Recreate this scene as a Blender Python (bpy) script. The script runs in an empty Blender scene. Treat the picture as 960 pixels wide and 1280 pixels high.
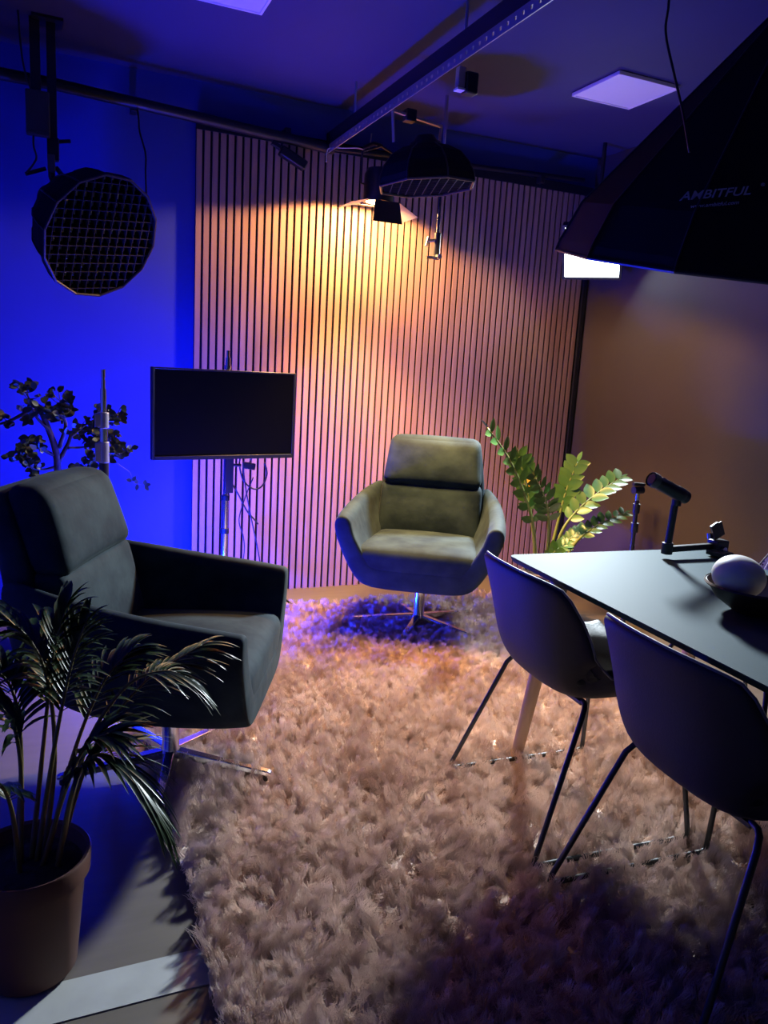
import bpy, bmesh, math, random
from mathutils import Vector, Matrix
random.seed(7)
S = bpy.context.scene
COL = S.collection
V = Vector
PI = math.pi

# ------------------------------------------------------------------ materials
def mat(name, color, rough=0.6, metal=0.0, spec=0.5, sheen=0.0, sheen_rough=0.4, sheen_tint=None,
        noise=None, bump=None, coat=0.0, trans=0.0):
    m = bpy.data.materials.new(name); m.use_nodes = True
    nt = m.node_tree; b = nt.nodes['Principled BSDF']
    b.inputs['Base Color'].default_value = (*color, 1)
    b.inputs['Roughness'].default_value = rough
    b.inputs['Metallic'].default_value = metal
    b.inputs['Specular IOR Level'].default_value = spec
    b.inputs['Sheen Weight'].default_value = sheen
    b.inputs['Sheen Roughness'].default_value = sheen_rough
    if sheen_tint: b.inputs['Sheen Tint'].default_value = (*sheen_tint, 1)
    b.inputs['Coat Weight'].default_value = coat
    b.inputs['Transmission Weight'].default_value = trans
    tc = nt.nodes.new('ShaderNodeTexCoord')
    if noise:
        scale, c2, stretch = noise
        mp = nt.nodes.new('ShaderNodeMapping'); mp.inputs['Scale'].default_value = stretch
        n = nt.nodes.new('ShaderNodeTexNoise'); n.inputs['Scale'].default_value = scale; n.inputs['Detail'].default_value = 5
        r = nt.nodes.new('ShaderNodeValToRGB')
        r.color_ramp.elements[0].position = .35; r.color_ramp.elements[1].position = .68
        r.color_ramp.elements[0].color = (*color, 1); r.color_ramp.elements[1].color = (*c2, 1)
        nt.links.new(tc.outputs['Object'], mp.inputs['Vector']); nt.links.new(mp.outputs['Vector'], n.inputs['Vector'])
        nt.links.new(n.outputs['Fac'], r.inputs['Fac']); nt.links.new(r.outputs['Color'], b.inputs['Base Color'])
    if bump:
        scale, strength = bump
        n = nt.nodes.new('ShaderNodeTexNoise'); n.inputs['Scale'].default_value = scale; n.inputs['Detail'].default_value = 4
        bp = nt.nodes.new('ShaderNodeBump'); bp.inputs['Strength'].default_value = strength; bp.inputs['Distance'].default_value = .01
        nt.links.new(tc.outputs['Object'], n.inputs['Vector']); nt.links.new(n.outputs['Fac'], bp.inputs['Height'])
        nt.links.new(bp.outputs['Normal'], b.inputs['Normal'])
    return m

def emat(name, color, strength):
    m = bpy.data.materials.new(name); m.use_nodes = True
    nt = m.node_tree; nt.nodes.clear()
    e = nt.nodes.new('ShaderNodeEmission'); e.inputs['Color'].default_value = (*color, 1); e.inputs['Strength'].default_value = strength
    o = nt.nodes.new('ShaderNodeOutputMaterial'); nt.links.new(e.outputs[0], o.inputs[0])
    return m

M = {}
M['wall'] = mat('wall_blue_light_tint', (.034, .058, .30), .75, bump=(60, .04))  # blue of the lamp light put into the wall colour
M['wall_dark'] = mat('dark_painted_wall', (.066, .050, .044), .62, noise=(1.3, (.078, .060, .053), (1, 1, 1)), bump=(70, .05))
M['ceiling'] = mat('dark_ceiling', (.034, .034, .098), .8, noise=(1.6, (.040, .040, .115), (1, 1, 1)))  # dark base colour with the lamps' blue light partly mixed in
M['floor'] = mat('floor_laminate', (.120, .098, .078), .45, noise=(3, (.102, .084, .067), (1, 9, 1)))
M['oak'] = mat('oak_veneer', (.48, .29, .195), .55, noise=(14, (.38, .22, .145), (1.6, 1, .12)))
M['felt'] = mat('black_felt', (.006, .006, .007), .95)
M['black'] = mat('black_plastic', (.010, .010, .012), .45)
M['black_matte'] = mat('black_fabric', (.0055, .0055, .007), .85, spec=.25, sheen=.0, bump=(300, .1))
M['black_metal'] = mat('black_powder_coat', (.013, .013, .015), .4, spec=.5)
M['chrome'] = mat('chrome', (.62, .62, .64), .16, metal=1)
M['steel'] = mat('galvanised_steel', (.42, .40, .40), .42, metal=.7)
M['velvet'] = mat('teal_velvet', (.0065, .0145, .024), .82, spec=.15, sheen=.05, sheen_rough=.3, sheen_tint=(.55, .66, .64),
                  noise=(8, (.021, .037, .047), (1, 1, 1.3)), bump=(7, .5))
M['shell'] = mat('charcoal_seat_shell', (.034, .030, .032), .62, spec=.3, bump=(220, .12))
M['leather'] = mat('black_leather', (.014, .015, .017), .5, spec=.2, bump=(130, .12))
M['edge'] = mat('seam_highlight_grey', (.16, .15, .16), .5)  # rim seam of the chairs, the light it catches put into the colour
M['table'] = mat('dark_linoleum', (.034, .060, .073), .66, spec=.10, bump=(140, .03))
M['oak_leg'] = mat('oak_leg', (.42, .26, .16), .5, noise=(16, (.34, .2, .12), (1, 1, .15)))
M['screen'] = mat('tv_glass', (.003, .003, .0035), .3, spec=.12)
M['terracotta'] = mat('terracotta_pot', (.125, .046, .032), .7, noise=(7, (.095, .038, .028), (1, 1, 1)))
M['soil'] = mat('soil', (.030, .022, .016), .95, bump=(40, .8))
M['palm'] = mat('palm_leaf', (.012, .030, .010), .36, spec=.5, noise=(8, (.020, .042, .013), (1, 1, 1)))
M['palm_stem'] = mat('palm_stem', (.10, .10, .03), .5, noise=(10, (.16, .08, .03), (1, 1, 1)))
M['zz'] = mat('zz_leaf', (.045, .13, .028), .32, spec=.55, noise=(6, (.09, .17, .04), (1, 1, 1)))
M['zz_stem'] = mat('zz_stem', (.16, .20, .06), .5)
M['yellow'] = mat('yellowed_leaf', (.75, .36, .03), .5)
M['bark'] = mat('jade_bark', (.075, .055, .042), .8, bump=(60, .4))
M['jade'] = mat('jade_leaf', (.035, .055, .026), .45, noise=(9, (.10, .10, .04), (1, 1, 1)))
M['wicker'] = mat('wicker', (.10, .062, .036), .7)
M['bowl'] = mat('dark_wood_bowl', (.030, .017, .012), .42, noise=(12, (.05, .026, .016), (1, 1, .4)))
M['egg'] = mat('white_ball', (.70, .66, .60), .5)
M['white'] = mat('white_diffuser', (.78, .78, .78), .6)
M['silver'] = mat('silver_lining', (.5, .5, .5), .5)
M['logo'] = mat('grey_print', (.42, .42, .46), .6)
M['tan'] = mat('bare_metal_leaf', (.10, .09, .08), .5)
M['cable'] = mat('black_cable', (.012, .012, .014), .5)
M['greybox'] = mat('grey_box', (.060, .060, .058), .6)
M['rug'] = None
M['strip'] = mat('pale_band', (.36, .36, .35), .55, noise=(9, (.30, .30, .29), (1, 1, 1)))
M['warm_glow'] = emat('warm_lens', (1, .62, .24), 60)
M['white_glow'] = emat('daylight_led', (.80, .92, 1.0), 14)
M['blue_glow'] = emat('blue_led', (.0015, .018, 1.0), 1750)

def woven_mat():
    m = mat('light_woven_fabric', (.40, .37, .36), .85, sheen=.2)
    nt = m.node_tree; b = nt.nodes['Principled BSDF']
    tc = nt.nodes.new('ShaderNodeTexCoord'); v = nt.nodes.new('ShaderNodeTexVoronoi'); v.inputs['Scale'].default_value = 75
    v.inputs['Randomness'].default_value = .15
    r = nt.nodes.new('ShaderNodeValToRGB'); r.color_ramp.elements[0].position = .30; r.color_ramp.elements[1].position = .42
    r.color_ramp.elements[0].color = (.05, .04, .045, 1); r.color_ramp.elements[1].color = (.46, .43, .42, 1)
    nt.links.new(tc.outputs['Object'], v.inputs['Vector']); nt.links.new(v.outputs['Distance'], r.inputs['Fac'])
    nt.links.new(r.outputs['Color'], b.inputs['Base Color'])
    return m
M['woven'] = woven_mat()

# ------------------------------------------------------------------ mesh helpers
class MB:
    def __init__(s): s.v = []; s.f = []
    def add(s, vs, fs):
        o = len(s.v); s.v += [V(p) for p in vs]; s.f += [tuple(i + o for i in f) for f in fs]; return s
    def box(s, c, d, R=None):
        c = V(c); h = V(d) / 2
        vs = [V((x, y, z)) for x in (-h.x, h.x) for y in (-h.y, h.y) for z in (-h.z, h.z)]
        if R is not None: vs = [R @ p for p in vs]
        return s.add([c + p for p in vs], [(0, 1, 3, 2), (4, 6, 7, 5), (0, 4, 5, 1), (2, 3, 7, 6), (0, 2, 6, 4), (1, 5, 7, 3)])
    def bar(s, a, b, w, h=None, up=(0, 0, 1)):
        a, b = V(a), V(b); d = b - a; R = frame(d, up)
        return s.box((a + b) / 2, (d.length, w, h or w), R)
    def tube(s, pts, r, n=10, cap=True):
        pts = [V(p) for p in pts]; k = len(pts)
        rs = r if isinstance(r, (list, tuple)) else [r] * k
        up = None; vs = []; fs = []
        for i, p in enumerate(pts):
            t = (pts[min(i + 1, k - 1)] - pts[max(i - 1, 0)]).normalized()
            if up is None:
                up = V((0, 0, 1)) if abs(t.z) < .9 else V((1, 0, 0))
            side = t.cross(up)
            if side.length < 1e-5: side = t.orthogonal()
            side.normalize(); up = side.cross(t).normalized()
            for j in range(n):
                a = 2 * PI * j / n
                vs.append(p + (side * math.cos(a) + up * math.sin(a)) * rs[i])
        for i in range(k - 1):
            for j in range(n):
                fs.append((i * n + j, i * n + (j + 1) % n, (i + 1) * n + (j + 1) % n, (i + 1) * n + j))
        if cap:
            fs.append(tuple(range(n - 1, -1, -1))); fs.append(tuple((k - 1) * n + j for j in range(n)))
        return s.add(vs, fs)
    def lathe(s, prof, n=32, o=(0, 0, 0), R=None, phase=0.0):
        vs = []; fs = []; k = len(prof); o = V(o)
        for r, z in prof:
            for j in range(n):
                a = 2 * PI * j / n + phase
                p = V((r * math.cos(a), r * math.sin(a), z)); vs.append(o + (R @ p if R is not None else p))
        for i in range(k - 1):
            for j in range(n):
                fs.append((i * n + j, i * n + (j + 1) % n, (i + 1) * n + (j + 1) % n, (i + 1) * n + j))
        return s.add(vs, fs)
    def loft(s, rings, close=True, caps=False):
        n = len(rings[0]); k = len(rings); fs = []
        for i in range(k - 1):
            for j in range(n if close else n - 1):
                fs.append((i * n + j, i * n + (j + 1) % n, (i + 1) * n + (j + 1) % n, (i + 1) * n + j))
        if caps: fs += [tuple(range(n - 1, -1, -1)), tuple((k - 1) * n + j for j in range(n))]
        return s.add([p for r in rings for p in r], fs)
    def build(s, name, m, parent=None, smooth=40, bevel=0, sub=0, solid=0):
        me = bpy.data.meshes.new(name); me.from_pydata([tuple(p) for p in s.v], [], s.f); me.update()
        bm = bmesh.new(); bm.from_mesh(me); bmesh.ops.recalc_face_normals(bm, faces=bm.faces); bm.to_mesh(me); bm.free()
        if m: me.materials.append(m)
        if smooth:
            me.polygons.foreach_set('use_smooth', [True] * len(me.polygons))
            if smooth < 180 and not sub: me.set_sharp_from_angle(angle=math.radians(smooth))
        o = bpy.data.objects.new(name, me); COL.objects.link(o)
        if parent: o.parent = parent
        if solid:
            md = o.modifiers.new('thickness', 'SOLIDIFY'); md.thickness = solid; md.offset = 0
        if bevel:
            md = o.modifiers.new('bevel', 'BEVEL'); md.width = bevel; md.segments = 2; md.limit_method = 'ANGLE'
        if sub:
            md = o.modifiers.new('sub', 'SUBSURF'); md.levels = sub; md.render_levels = sub
        return o

def frame(d, up=(0, 0, 1)):
    x = V(d).normalized(); up = V(up)
    if abs(x.dot(up)) > .98: up = V((1, 0, 0))
    y = up.cross(x).normalized(); z = x.cross(y)
    return Matrix((x, y, z)).transposed()
def zframe(zdir, xhint=(1, 0, 0)):
    z = V(zdir).normalized(); x = V(xhint) - z * V(xhint).dot(z); x.normalize(); y = z.cross(x)
    return Matrix((x, y, z)).transposed()
def arc(pts, n=24):                       # Catmull-Rom through the points
    P = [V(p) for p in pts]; P = [P[0] * 2 - P[1]] + P + [P[-1] * 2 - P[-2]]; out = []
    segs = len(P) - 3; per = max(2, n // segs)
    for i in range(segs):
        a, b, c, d = P[i:i + 4]
        for k in range(per):
            t = k / per
            out.append(.5 * ((2 * b) + (c - a) * t + (2 * a - 5 * b + 4 * c - d) * t * t + (3 * b - a - 3 * c + d) * t ** 3))
    out.append(P[-2]); return out
def cushion(L, W, H, r, bulge=(0, 0, 0), n=13, warp=None, c=(0, 0, 0)):
    mb = MB(); ts = [math.sin(PI / 2 * (2 * i / (n - 1) - 1)) for i in range(n)]
    h = V((L, W, H)) / 2; c = V(c)
    for ax in range(3):
        for sg in (-1, 1):
            vs = []
            for a in ts:
                for b in ts:
                    p = [0, 0, 0]; p[ax] = sg; p[(ax + 1) % 3] = a; p[(ax + 2) % 3] = b
                    q = V((p[0] * h.x, p[1] * h.y, p[2] * h.z))
                    inn = V([max(-(h[i] - r), min(h[i] - r, q[i])) for i in range(3)])
                    d = q - inn; q = inn + d.normalized() * r if d.length > 1e-9 else q
                    q[ax] += sg * bulge[ax] * (1 - a * a) * (1 - b * b)
                    if warp: q = warp(q)
                    vs.append(c + q)
            fs = [(i * n + j, i * n + j + 1, (i + 1) * n + j + 1, (i + 1) * n + j) for i in range(n - 1) for j in range(n - 1)]
            mb.add(vs, fs)
    bm = bmesh.new()
    vv = [bm.verts.new(p) for p in mb.v]
    for f in mb.f: bm.faces.new([vv[i] for i in f])
    bmesh.ops.remove_doubles(bm, verts=bm.verts, dist=1e-5)
    bm.verts.index_update(); out = MB(); out.v = [v.co.copy() for v in bm.verts]; out.f = [tuple(v.index for v in f.verts) for f in bm.faces]; bm.free()
    return out

# ------------------------------------------------------------------ object helpers
def tag(o, label, cat, group=None, kind=None):
    o['label'] = label; o['category'] = cat
    if group: o['group'] = group
    if kind: o['kind'] = kind
    return o
def thing(name, label, cat, loc=(0, 0, 0), rz=0, group=None):
    o = bpy.data.objects.new(name, None); COL.objects.link(o); o.empty_display_size = .1
    o.location = loc; o.rotation_euler = (0, 0, rz)
    return tag(o, label, cat, group)
def copy_tree(o, parent=None):
    c = o.copy(); COL.objects.link(c)
    if parent: c.parent = parent
    for ch in list(o.children): copy_tree(ch, c)
    return c
def struct(o, label=None, cat=None):
    o['kind'] = 'structure'
    if label: o['label'] = label; o['category'] = cat
    return o

# ------------------------------------------------------------------ room shell
XL, XR, YB, YF, H = -1.75, 2.44, .022, -5.6, 2.63
struct(MB().box(((XL + XR) / 2, (YB + YF) / 2, -.05), (XR - XL + .4, YB - YF + .4, .1)).build('floor', M['floor'], smooth=0), 'pale laminate floor under the shag rug', 'floor')
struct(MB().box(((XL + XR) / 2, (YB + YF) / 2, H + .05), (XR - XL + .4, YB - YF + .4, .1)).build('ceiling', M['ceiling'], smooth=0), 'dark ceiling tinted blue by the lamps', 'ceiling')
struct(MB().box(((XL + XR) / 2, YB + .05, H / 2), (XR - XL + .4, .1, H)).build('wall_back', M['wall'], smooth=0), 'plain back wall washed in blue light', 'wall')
struct(MB().box((XR + .05, (YB + YF) / 2, H / 2), (.1, YB - YF, H)).build('wall_right', M['wall_dark'], smooth=0), 'plain dark brown wall behind the table', 'wall')
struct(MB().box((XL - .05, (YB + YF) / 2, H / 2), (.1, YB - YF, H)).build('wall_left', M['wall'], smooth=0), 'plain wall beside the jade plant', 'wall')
struct(MB().box(((XL + XR) / 2, YF - .05, H / 2), (XR - XL + .4, .1, H)).build('wall_front', M['wall_dark'], smooth=0), 'dark wall behind the viewer', 'wall')

# slatted wall panel: 60 oak slats on black felt
sp = thing('slatted_wall_panel', 'tall oak slat panel with black gaps covering the back wall', 'wall panel', (0, 0, 0))
mb = MB()
for i in range(60): mb.box((i * .04 + .0135, -.0055, 1.2), (.027, .011, 2.4))
mb.build('slats', M['oak'], sp, smooth=0)
MB().box((1.2, .0105, 1.2), (2.4, .021, 2.4)).build('felt_backing', M['felt'], sp, smooth=0)['label'] = 'black felt backing'
MB().box((1.2, 0, 2.425), (2.4, .04, .05)).build('top_strip', M['felt'], sp, smooth=0)['label'] = 'dark strip along the top'
MB().box((2.413, -.002, 1.2), (.025, .046, 2.4)).build('edge_trim', M['felt'], sp, smooth=0)['label'] = 'black edge strip'

tag(MB().box((-.75, -2.692, .0012), (1.5, .106, .0024)).build('floor_band', M['strip'], smooth=0), 'pale band crossing the floor from the pot to the rug', 'floor strip')  # thin pale slab laid across the floor

# flush ceiling panels
def ceiling_panel(loc, label):
    t = thing('ceiling_panel_light', label, 'ceiling light', loc, group='flush square ceiling lights')
    MB().box((0, 0, -.004), (.32, .32, .012)).build('diffuser', M['white'], t, bevel=.002)
    fr = MB()
    for s in (-1, 1):
        fr.box((s * .165, 0, -.005), (.012, .342, .016)); fr.box((0, s * .165, -.005), (.32, .012, .016))
    fr.build('frame', M['white'], t, bevel=.002)
ceiling_panel((1.78, -1.01, H - .006), 'square white ceiling light above the table side, whole in view')
ceiling_panel((-.08, -1.09, H - .006), 'square white ceiling light cut off by the top of the photo')

# ------------------------------------------------------------------ shag rug
def rug_material():
    m = bpy.data.materials.new('shag_fibre'); m.use_nodes = True
    nt = m.node_tree; b = nt.nodes['Principled BSDF']
    b.inputs['Roughness'].default_value = .75; b.inputs['Specular IOR Level'].default_value = .2
    tc = nt.nodes.new('ShaderNodeTexCoord')
    n = nt.nodes.new('ShaderNodeTexNoise'); n.inputs['Scale'].default_value = 9; n.inputs['Detail'].default_value = 6
    r = nt.nodes.new('ShaderNodeValToRGB'); r.color_ramp.elements[0].position = .3; r.color_ramp.elements[1].position = .7
    r.color_ramp.elements[0].color = (.46, .335, .28, 1); r.color_ramp.elements[1].color = (.80, .66, .575, 1)
    nt.links.new(tc.outputs['Object'], n.inputs['Vector']); nt.links.new(n.outputs['Fac'], r.inputs['Fac'])
    nt.links.new(r.outputs['Color'], b.inputs['Base Color'])
    return m
M['rug'] = rug_material()
RX0, RX1, RY0, RY1 = -.40, 1.70, -3.75, -.44
def build_rug():
    nx, ny = 42, 66
    vs = []; fs = []
    for j in range(ny + 1):
        for i in range(nx + 1):
            x = RX0 + (RX1 - RX0) * i / nx; y = RY0 + (RY1 - RY0) * j / ny
            z = .014
            if i in (0, nx): x += random.uniform(-.012, .012)
            if j in (0, ny): y += random.uniform(-.012, .012)
            vs.append((x, y, z))
    w = nx + 1
    for j in range(ny):
        for i in range(nx): fs.append((j * w + i, j * w + i + 1, (j + 1) * w + i + 1, (j + 1) * w + i))
    mb = MB().add(vs, fs)
    # a thin backing below
    o = mb.build('shag_rug', M['rug'], smooth=0)
    tag(o, 'long pile beige shag rug under the armchairs and table', 'rug')
    md = o.modifiers.new('pile', 'PARTICLE_SYSTEM')
    st = o.particle_systems[0].settings; o.particle_systems[0].seed = 3
    st.type = 'HAIR'; st.count = 19000; st.hair_step = 4
    st.emit_from = 'FACE'; st.use_emit_random = True; st.use_even_distribution = True
    st.use_advanced_hair = True
    st.normal_factor = .0100; st.factor_random = .0085
    st.child_type = 'SIMPLE'; st.child_percent = 2; st.rendered_child_count = 24
    st.child_radius = .018; st.child_roundness = .5
    st.clump_factor = .62; st.clump_shape = -.2
    st.roughness_1 = .006; st.roughness_1_size = .5; st.roughness_2 = .008; st.roughness_endpoint = .010
    st.child_length = .9; st.child_length_threshold = .2
    st.root_radius = 1.0; st.tip_radius = .4; st.radius_scale = .0018
    st.render_step = 3; st.display_step = 3
    return o
build_rug()

# ------------------------------------------------------------------ swivel armchairs
def lerp_table(t, x):
    if x <= t[0][0]: return t[0][1:]
    for a, b in zip(t, t[1:]):
        if x <= b[0]:
            k = (x - a[0]) / (b[0] - a[0]); return tuple(p + (q - p) * k for p, q in zip(a[1:], b[1:]))
    return t[-1][1:]
def make_armchair(label, loc, rz):
    t = thing('swivel_armchair', label, 'armchair', loc, rz, 'velvet swivel armchairs')
    T = [(-.385, .40, .20, .66, .285, .05), (-.33, .32, .235, .675, .315, .062), (-.20, .262, .255, .652, .36, .08), (0, .240, .262, .622, .388, .09),
         (.20, .246, .262, .602, .395, .09), (.30, .258, .255, .590, .388, .088)]
    rings = []
    for x in (-.385, -.37, -.33, -.26, -.18, -.08, .03, .13, .22, .275, .295, .302):
        zb, hb, zt, ht, th = lerp_table(T, x); zs = zb + .10
        ins = .010 if x > .30 or x < -.38 else 0
        out = [(0, zb + ins), (hb * .5, zb + ins), (hb * .92, zb + .006 + ins), (hb + .03 - ins, zb + .05), (hb + (ht - hb) * .62 - ins, zb + (zt - zb) * .42),
               (ht - .006 - ins, zb + (zt - zb) * .74), (ht - ins, zt - .035), (ht - .022, zt - .004 - ins)]
        inn = [(0, zs - ins), ((hb - .02) * .5, zs - ins), ((hb - .02) * .9, zs + .004 - ins), (hb - .035 + ins, zs + .03), (hb + (ht - hb) * .62 - th + ins, zb + (zt - zb) * .50),
               (ht - th + ins, zb + (zt - zb) * .76), (ht - th + .004 + ins, zt - .035), (ht - th + .028, zt - .004 - ins)]
        right = [V((x, -y, z)) for y, z in out]; left = [V((x, y, z)) for y, z in out[1:]]
        rin = [V((x, -y, z)) for y, z in inn]; lin = [V((x, y, z)) for y, z in inn[1:]]
        rings.append(left[::-1] + right + rin[::-1] + lin)
    mb = MB().loft(rings); n = len(rings[0]); k = len(rings)
    h = n // 2
    for base, rev in ((0, True), ((k - 1) * n, False)):
        for i in range(h - 1):
            f = (base + i, base + i + 1, base + n - 2 - i, base + n - 1 - i)
            mb.f.append(f[::-1] if rev else f)
    mb.build('shell', M['velvet'], t, sub=2)
    # back shell
    B = [(.34, -.305, .22, .11), (.46, -.315, .262, .12), (.60, -.335, .275, .115), (.68, -.352, .268, .11), (.79, -.385, .250, .10), (.875, -.410, .234, .085), (.902, -.416, .224, .06)]
    rings = []
    for z in (.34, .345, .38, .46, .54, .62, .70, .77, .84, .88, .896, .902):
        xc, hw, d = lerp_table(B, z); e = .012 if z in (.34, .902) else 0
        hw -= e; d -= e
        ring = []
        for (u, w) in ((-.5, -.78), (-.5, -.3), (-.5, .3), (-.5, .78), (-.42, .95), (0, 1), (.42, 1), (.5, .9), (.5, .3), (.5, -.3), (.5, -.9), (.42, -1), (0, -1), (-.42, -.95)):
            ring.append(V((xc + u * d, w * hw, z)))
        rings.append(ring)
    MB().loft(rings, caps=True).build('back_shell', M['velvet'], t, sub=2)
    # seat cushion: broad front, tapered rear
    def wseat(q):
        k = (q.x + .27) / .54; q = q.copy(); q.y *= .86 + .16 * k; q.z += .012 * k - .012 * max(0, k - .86) * 3
        return q
    cushion(.545, .575, .135, .042, (0, .0, .018), 17, wseat, (.027, 0, .372)).build('seat_cushion', M['velvet'], t, smooth=180)
    def wback(lo, hi, top):
        def f(q):
            k = q.z / .27 + .5; q = q.copy(); q.y *= lo + (hi - lo) * k; q.x -= (.085 if top else .060) * k
            q.x -= .05 * (q.y / .27) ** 2 * -.3
            return q
        return f
    cushion(.105, .53, .285, .034, (.016, 0, 0), 17, wback(1.0, .97, False), (-.222, 0, .545)).build('lower_back_cushion', M['velvet'], t, smooth=180)
    cushion(.125, .53, .245, .045, (.020, 0, .006), 17, wback(.965, .87, True), (-.268, 0, .793)).build('headrest_cushion', M['velvet'], t, smooth=180)
    # pedestal
    MB().lathe([(.0, .045), (.034, .045), (.034, .06), (.027, .07), (.027, .24), (.06, .244), (.06, .262), (0, .262)], 24).build('swivel_column', M['chrome'], t)
    for i in range(5):
        a = math.radians(-8 + 72 * i); d = V((math.cos(a), math.sin(a), 0)); s = V((-d.y, d.x, 0))
        rg = []
        for r, w, z0, z1 in ((.018, .019, .040, .066), (.12, .017, .034, .056), (.24, .015, .026, .044), (.325, .014, .022, .036), (.335, .010, .024, .032)):
            rg.append([d * r - s * w + V((0, 0, z0)), d * r + s * w + V((0, 0, z0)), d * r + s * w * .8 + V((0, 0, z1)), d * r - s * w * .8 + V((0, 0, z1))])
        l = MB().loft(rg, caps=True).build('base_leg', M['chrome'], t, smooth=0, bevel=.003)
        MB().lathe([(0, .004), (.013, .004), (.013, .026), (0, .026)], 14, d * .315).build('glide', M['black'], l)
    return t
make_armchair('dark teal velvet swivel armchair beside the palm, seen from its side', (-.365, -1.85, .018), math.atan2(-.42, .905))
make_armchair('green looking velvet swivel armchair in front of the slatted wall', (1.0, -.82, .018), math.atan2(-.85, -.53)).scale = (1.02, 1.02, 1.02)

# ------------------------------------------------------------------ dining table
TR = math.radians(-3.0)
TZ = .72
t = thing('dining_table', 'dark topped table with round oak legs and microphone on it', 'table', (.69, -2.055, 0), TR)
TW, TL = .81, 1.85                                    # local: x 0..TW, y 0..-TL
def rounded_rect(x0, x1, y0, y1, r, n=6):
    out = []
    for cx, cy, a0 in ((x1 - r, y1 - r, 0), (x0 + r, y1 - r, 90), (x0 + r, y0 + r, 180), (x1 - r, y0 + r, 270)):
        for i in range(n + 1):
            a = math.radians(a0 + 90 * i / n); out.append((cx + r * math.cos(a), cy + r * math.sin(a)))
    return out
rr = rounded_rect(0, TW, -TL, 0, .03); ri = rounded_rect(.008, TW - .008, -TL + .008, -.008, .026)
MB().loft([[V((x, y, TZ - .018)) for x, y in ri], [V((x, y, TZ - .003)) for x, y in rr], [V((x, y, TZ)) for x, y in rounded_rect(.002, TW - .002, -TL + .002, -.002, .028)]], caps=True).build('tabletop', M['table'], t, smooth=30)
for (x, y, sx, sy) in ((.125, -.14, -1, 1), (TW - .125, -.14, 1, 1), (.125, -TL + .14, -1, -1), (TW - .125, -TL + .14, 1, -1)):
    b = V((x, y, TZ - .03)); f = V((x + sx * .065, y + sy * .065, .004))
    MB().tube([f, f.lerp(b, .5), b], [.019, .024, .030], 20).build('leg', M['oak_leg'], t)
    MB().lathe([(0, 0), (.04, 0), (.04, .012), (0, .012)], 20, (x, y, TZ - .034)).build('leg_plate', M['black_metal'], t)
fr = MB()
for y in (-.16, -TL + .16): fr.box((TW / 2, y, TZ - .033), (TW - .26, .05, .026))
for x in (.16, TW - .16): fr.box((x, -TL / 2, TZ - .033), (.04, TL - .3, .026))
fr.build('underframe', M['black_metal'], t, bevel=.002)

# ------------------------------------------------------------------ dining chairs
PROF = [(.245, .448, .235), (.235, .462, .245), (.19, .463, .252), (.10, .446, .256), (.0, .430, .256), (-.09, .424, .252), (-.145, .440, .248), (-.18, .49, .245), (-.20, .56, .243), (-.222, .65, .238), (-.245, .73, .226), (-.255, .764, .208)]
RISE = [.0, .004, .018, .045, .072, .098, .10, .085, .055, .02, -.004, -.014]
CURL = [.0, .0, .0, .0, .004, .02, .045, .062, .068, .062, .050, .042]
def shell_pt(i, u, off=0.0):
    x, z, hw = PROF[i]
    a = abs(u)
    p = V((x + CURL[i] * a ** 2.8, hw * u * (1 - .03 * a ** 4), z + RISE[i] * a ** 4.2))
    return p
NU = 15
def shell_grid(i0, i1, umax, off, inner=0.0):
    G = []
    for i in range(i0, i1 + 1):
        row = []
        for j in range(NU):
            u = umax * (2 * j / (NU - 1) - 1)
            row.append(shell_pt(i, u))
        G.append(row)
    out = []
    for i, row in enumerate(G):
        r = []
        for j, p in enumerate(row):
            du = G[i][min(j + 1, NU - 1)] - G[i][max(j - 1, 0)]; dv = G[min(i + 1, len(G) - 1)][j] - G[max(i - 1, 0)][j]
            nrm = dv.cross(du).normalized()
            if nrm.z < 0 and abs(nrm.z) > .5: nrm = -nrm
            if i > len(G) / 2 and nrm.x < 0: nrm = -nrm
            r.append(p + nrm * off)
        out.append(r)
    return out
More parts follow.
